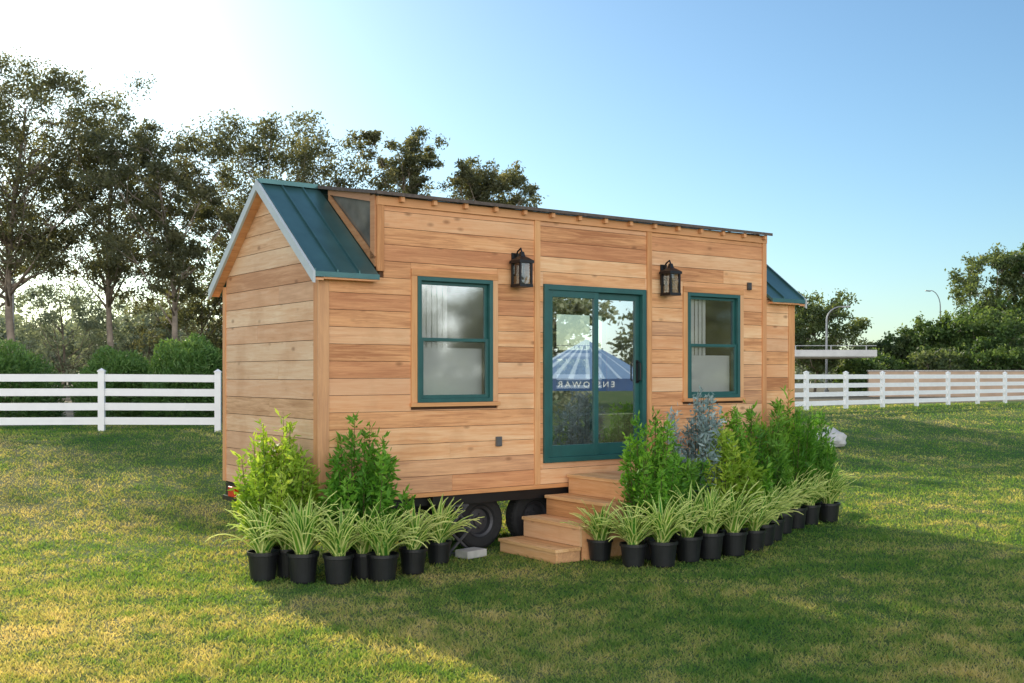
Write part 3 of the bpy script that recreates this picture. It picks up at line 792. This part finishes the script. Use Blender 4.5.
def shrub(x,y,top,R,mat,seed,label,leaf=.095,nst=30,upright=.7,per=150,name='potted_shrub',asp=.30,low=.05):
    rng=np.random.default_rng(seed); gz=float(g(x,y))
    e=empty(name,(x,y,gz),label,'potted shrub','tall potted shrubs beside the house')
    potmesh().obj('pot',M_pot,e,recalc=False)
    e2=.25; m=MB(); Cs=[];Ts=[];D=[]
    H=top-gz-e2
    for k in range(nst):
        a=rng.uniform(0,6.28); sp=R*rng.uniform(.1,1.15)**.6; L=H*rng.uniform(.42,1.0)*(1-.28*min(1,sp/R)**2)
        tip=Vector((math.cos(a)*sp,math.sin(a)*sp,e2+L))
        b=Vector((math.cos(a)*.03,math.sin(a)*.03,e2-.02))
        mid=b.lerp(tip,.5)+Vector((math.cos(a)*sp*.32,math.sin(a)*sp*.32,0))
        path=[b,b.lerp(mid,.5)+Vector((math.cos(a)*sp*.12,math.sin(a)*sp*.12,0)),mid,mid.lerp(tip,.5),tip]
        m.tube(path,[.008,.007,.005,.004,.002],4,cap=False)
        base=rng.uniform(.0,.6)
        for j in range(per):
            t=low+(1-low)*rng.random()**.85
            q=t*4; i=min(3,int(q)); p=path[i].lerp(path[i+1],q-i)
            spread=.06*(1.2-t)+.028
            d=rng.normal(size=3); d/=np.linalg.norm(d)
            d=d*1.0+np.array([0,0,.75*upright])+np.array([math.cos(a),math.sin(a),0])*.25
            d/=np.linalg.norm(d)
            c=np.array(p)+d*leaf*.5+rng.normal(size=3)*spread*.6
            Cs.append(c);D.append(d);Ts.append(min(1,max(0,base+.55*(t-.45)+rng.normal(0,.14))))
    C=np.array(Cs);D=np.array(D);n=len(C)
    r=rng.normal(size=(n,3)); b=np.cross(D,r); b/=np.linalg.norm(b,axis=1)[:,None]
    Ls=leaf*(.6+.7*rng.random(n)); A=D*Ls[:,None]*.5; B=b*(Ls*asp*.5)[:,None]
    fast_mesh('foliage',np.stack([C-A,C+B,C+A,C-B],1),np.array(Ts),mat,e)
    m.obj('stem',M_stem,e,recalc=False)
shrub(-2.36,11.28,1.66,.36,L_yel,1,'light yellow-green leafy shrub at the house corner',nst=36)
shrub(-1.50,11.22,1.66,.42,L_shrub,2,'bright green leafy shrub against the cedar wall',nst=40)
shrub(1.50,12.13,1.68,.34,L_shrub,3,'bright green leafy shrub beside the wooden steps',leaf=.08,nst=34)
shrub(1.84,12.55,1.32,.32,L_deep,9,'bright green leafy shrub beside the wooden steps',nst=32)
shrub(2.50,12.82,1.42,.32,L_yel,4,'bushy yellow-green shrub in front of the cedar wall',nst=32)
shrub(2.17,12.98,1.94,.36,L_silver,5,'silvery blue-green conifer-like shrub rising among green shrubs',leaf=.085,nst=46,per=180,asp=.26,upright=.6)
shrub(2.82,13.5,1.72,.34,L_shrub,6,'bushy green shrub in front of the cedar wall',nst=34)
shrub(3.20,14.2,1.62,.36,L_deep,7,'deep green upright shrub below the far window',leaf=.11,asp=.2,upright=1.2,nst=32)
shrub(3.64,14.9,1.92,.38,L_shrub,8,'green upright shrub near the house corner',leaf=.11,asp=.2,upright=1.2,nst=34)
shrub(4.10,15.4,1.66,.36,L_deep,10,'deep green upright shrub near the house corner',leaf=.11,asp=.2,upright=1.2,nst=34)

# ------------------------------------------------------------------ misc
import bmesh
bm=bmesh.new(); bmesh.ops.create_icosphere(bm,subdivisions=3,radius=1)
for v in bm.verts:
    n=.12*math.sin(v.co.x*4+1)*math.cos(v.co.y*5)+.07*math.sin(v.co.z*9+v.co.x*6)
    v.co*= (1+n); v.co.x*=.40; v.co.y*=.28; v.co.z=max(-.15,v.co.z*.30+.06*v.co.x)
me=bpy.data.meshes.new('boulder'); bm.to_mesh(me); bm.free(); me.materials.append(simple('pale_stone',(.5,.5,.49),.9,var=.15,bump=.4))
o=link(bpy.data.objects.new('boulder',me)); o.location=(7.7,27,float(g(7.7,27))+.14); o['label']='pale grey boulder on the lawn'; o['category']='boulder'

def lamp(x,y,H,arm,label,k0=1.0):
    gz=float(g(x,y)); e=empty('street_lamp',(x,y,gz),label,'street lamp','street lamps along the road'); H-=gz
    m=MB(); pts=[(0,0,0),(0,0,H*.5),(0,0,H*.84)]
    rr=[.10*k0,.085*k0,.07*k0]
    for k in range(1,7):
        a=k/6*math.pi/2; pts.append((arm*(1-math.cos(a)),0,H*.84+H*.16*math.sin(a))); rr.append((.062-.003*k)*k0)
    m.tube(pts,rr,8); m.lathe([(0,0),(.15,.0),(.16,.25),(0,.26)],(0,0,0)); m.obj('pole',M_pole,e)
    m=MB(); s=1 if arm>0 else -1
    m.prism([(arm,-.12,H-.08),(arm+s*.6*k0,-.10,H-.05),(arm+s*.6*k0,.10,H-.05),(arm,.12,H-.08)],(0,0,.12*k0)); m.obj('lamp_head',M_pole,e,bevel=.02)
lamp(20.2,71.5,6.4,1.0,'grey street lamp with curved arm near the flyover',.85)
lamp(30.4,79,8.0,-.7,'grey street lamp rising above bushes',.6)
lamp(-26.0,58,8.0,-1.0,'grey street lamp among eucalyptus trees',.8)
fo=empty('flyover',(8,66,.8),'pale concrete road flyover with guard rail','bridge')
m=MB(); m.box(-16,12.6,-3,3,2.2,2.42); m.box(-16,12.6,-3.2,-3.002,2.25,2.62); m.box(-16,12.6,3.002,3.2,2.25,2.62); m.obj('deck',simple('pale_concrete',(.55,.55,.53),.9,var=.1,scale=2),fo)
for k in range(3):
    m=MB(); cx=-12+k*9; m.lathe([(.3,0),(.3,1.8)],(cx,0,0),'z',14); m.box(cx-.3,cx+.3,-2.5,2.5,1.8,2.19); m.obj('pier',M_conc,fo)
m=MB(); m.box(-16,12.6,-3.13,-3.09,2.84,2.88)
for k in range(15): m.box(-16+k*2,-15.95+k*2,-3.13,-3.09,2.62,2.84)
m.obj('guard_rail',M_pole,fo)
tw=empty('boundary_wall',(34,62.5,.8),'low tan rendered wall behind the white fence','wall')
m=MB(); m.box(-14,16,-.1,.1,-.1,1.4); m.obj('wall_panel',simple('tan_render',(.46,.33,.23),.9,var=.12,scale=1.5),tw)
m=MB(); m.box(-14.05,16.05,-.15,.15,1.403,1.47); m.obj('coping',M_conc,tw)

# canopy tent on the open lawn (mirrored in the door glass)
tx,ty=16.5,9.2
tent=empty('canopy_tent',(tx,ty,0),'blue peaked canopy tent with pale stripes and printed dark blue valance','tent',None,math.atan2(-.967,-.257))
h=1.75
for a,b in ((-h,-h),(h,-h),(h,h),(-h,h)):
    m=MB(); m.tube([(a,b,0),(a,b,1.90)],[.025,.025],8); m.obj('leg',M_pole,tent)
m=MB(); c=(0,0,2.95)
def edgept(k,n=8):
    pts=[(-h,-h),(h,-h),(h,h),(-h,h)]; i=k//n; f=(k%n)/n; a=pts[i%4]; b=pts[(i+1)%4]
    return (a[0]+(b[0]-a[0])*f,a[1]+(b[1]-a[1])*f)
for k in range(32):
    a=edgept(k); b=edgept(k+1); dz=.05
    mid=(a[0]*.3+b[0]*.7,a[1]*.3+b[1]*.7)
    m.add([(a[0],a[1],1.92),(mid[0],mid[1],1.92-dz),c],[(0,1,2)],mi=0); m.add([(mid[0],mid[1],1.92-dz),(b[0],b[1],1.92),c],[(0,1,2)],mi=1)
m.obj('roof',[M_canvas,M_canvas2],tent,recalc=False)
m=MB()
for (a,b,c_,d_) in ((-h,-h,h,-h),(h,-h,h,h),(h,h,-h,h),(-h,h,-h,-h)): m.add([(a,b,1.60),(c_,d_,1.60),(c_,d_,1.91),(a,b,1.91)],[(0,1,2,3)])
m.obj('valance',M_blue,tent,recalc=False)
cu=bpy.data.curves.new('valance_lettering','FONT'); cu.body='ENSTOWAR'; cu.size=.21; cu.align_x='CENTER'; cu.align_y='CENTER'; cu.extrude=.002; cu.space_character=1.45
to=bpy.data.objects.new('tmp_text',cu); col.objects.link(to)
bpy.context.view_layer.update()
tm=bpy.data.meshes.new_from_object(to.evaluated_get(bpy.context.evaluated_depsgraph_get())); bpy.data.objects.remove(to)
tm.name='valance_lettering'; tm.materials.clear(); tm.materials.append(M_letter)
lo=link(bpy.data.objects.new('valance_lettering',tm),tent); lo.location=(-.05,-h-.012,1.76); lo.rotation_euler=(math.pi/2,0,0)

# ------------------------------------------------------------------ light
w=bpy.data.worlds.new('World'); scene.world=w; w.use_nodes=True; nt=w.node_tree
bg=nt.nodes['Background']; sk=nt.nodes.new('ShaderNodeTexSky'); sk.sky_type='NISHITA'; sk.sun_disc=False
EL=21.0; AZ=-29.0
sk.sun_elevation=math.radians(EL); sk.sun_rotation=math.radians(AZ%360); sk.air_density=1.0; sk.dust_density=0.6; sk.ozone_density=2.2; sk.altitude=0
tc=N(nt,'ShaderNodeTexCoord'); sep=N(nt,'ShaderNodeSeparateXYZ'); nt.links.new(tc.outputs['Generated'],sep.inputs[0])
def mr(sock,a,b,c,d):
    q=N(nt,'ShaderNodeMapRange',interpolation_type='SMOOTHSTEP'); q.inputs['From Min'].default_value=a; q.inputs['From Max'].default_value=b; q.inputs['To Min'].default_value=c; q.inputs['To Max'].default_value=d
    nt.links.new(sock,q.inputs['Value']); return q.outputs['Result']
# sky behind the camera and overhead boosted, added as unseen fill light
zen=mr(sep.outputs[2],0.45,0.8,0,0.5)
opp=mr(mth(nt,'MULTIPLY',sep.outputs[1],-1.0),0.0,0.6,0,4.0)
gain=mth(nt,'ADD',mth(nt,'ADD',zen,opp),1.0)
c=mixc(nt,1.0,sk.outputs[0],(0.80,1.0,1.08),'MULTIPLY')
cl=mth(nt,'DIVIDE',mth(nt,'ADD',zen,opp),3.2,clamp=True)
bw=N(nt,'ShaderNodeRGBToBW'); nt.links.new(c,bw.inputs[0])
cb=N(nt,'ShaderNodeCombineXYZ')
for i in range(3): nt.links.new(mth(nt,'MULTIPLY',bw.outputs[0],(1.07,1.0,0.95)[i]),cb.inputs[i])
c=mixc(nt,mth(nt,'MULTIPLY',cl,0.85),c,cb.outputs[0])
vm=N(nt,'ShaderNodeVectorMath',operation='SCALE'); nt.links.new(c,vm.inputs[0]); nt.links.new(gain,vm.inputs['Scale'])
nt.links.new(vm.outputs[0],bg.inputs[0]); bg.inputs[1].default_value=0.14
sd=bpy.data.lights.new('sun','SUN'); sd.energy=5.0; sd.angle=math.radians(.5); sd.color=(1,.90,.68)
so=link(bpy.data.objects.new('sun',sd))
v=Vector((math.sin(math.radians(AZ))*math.cos(math.radians(EL)),math.cos(math.radians(AZ))*math.cos(math.radians(EL)),math.sin(math.radians(EL))))
so.rotation_euler=v.to_track_quat('Z','Y').to_euler(); so.location=v*50
# ------------------------------------------------------------------ camera
cd=bpy.data.cameras.new('camera'); cam=link(bpy.data.objects.new('camera',cd)); scene.camera=cam
cam.location=(0,0,2.0); cam.rotation_euler=(math.radians(90),0,0)
cd.sensor_width=36; cd.lens=36*1113/1024; cd.shift_y=33.5/1024; cd.clip_end=6000; cd.clip_start=.05
scene.view_settings.view_transform='Standard'; scene.view_settings.look='None'; scene.view_settings.exposure=0
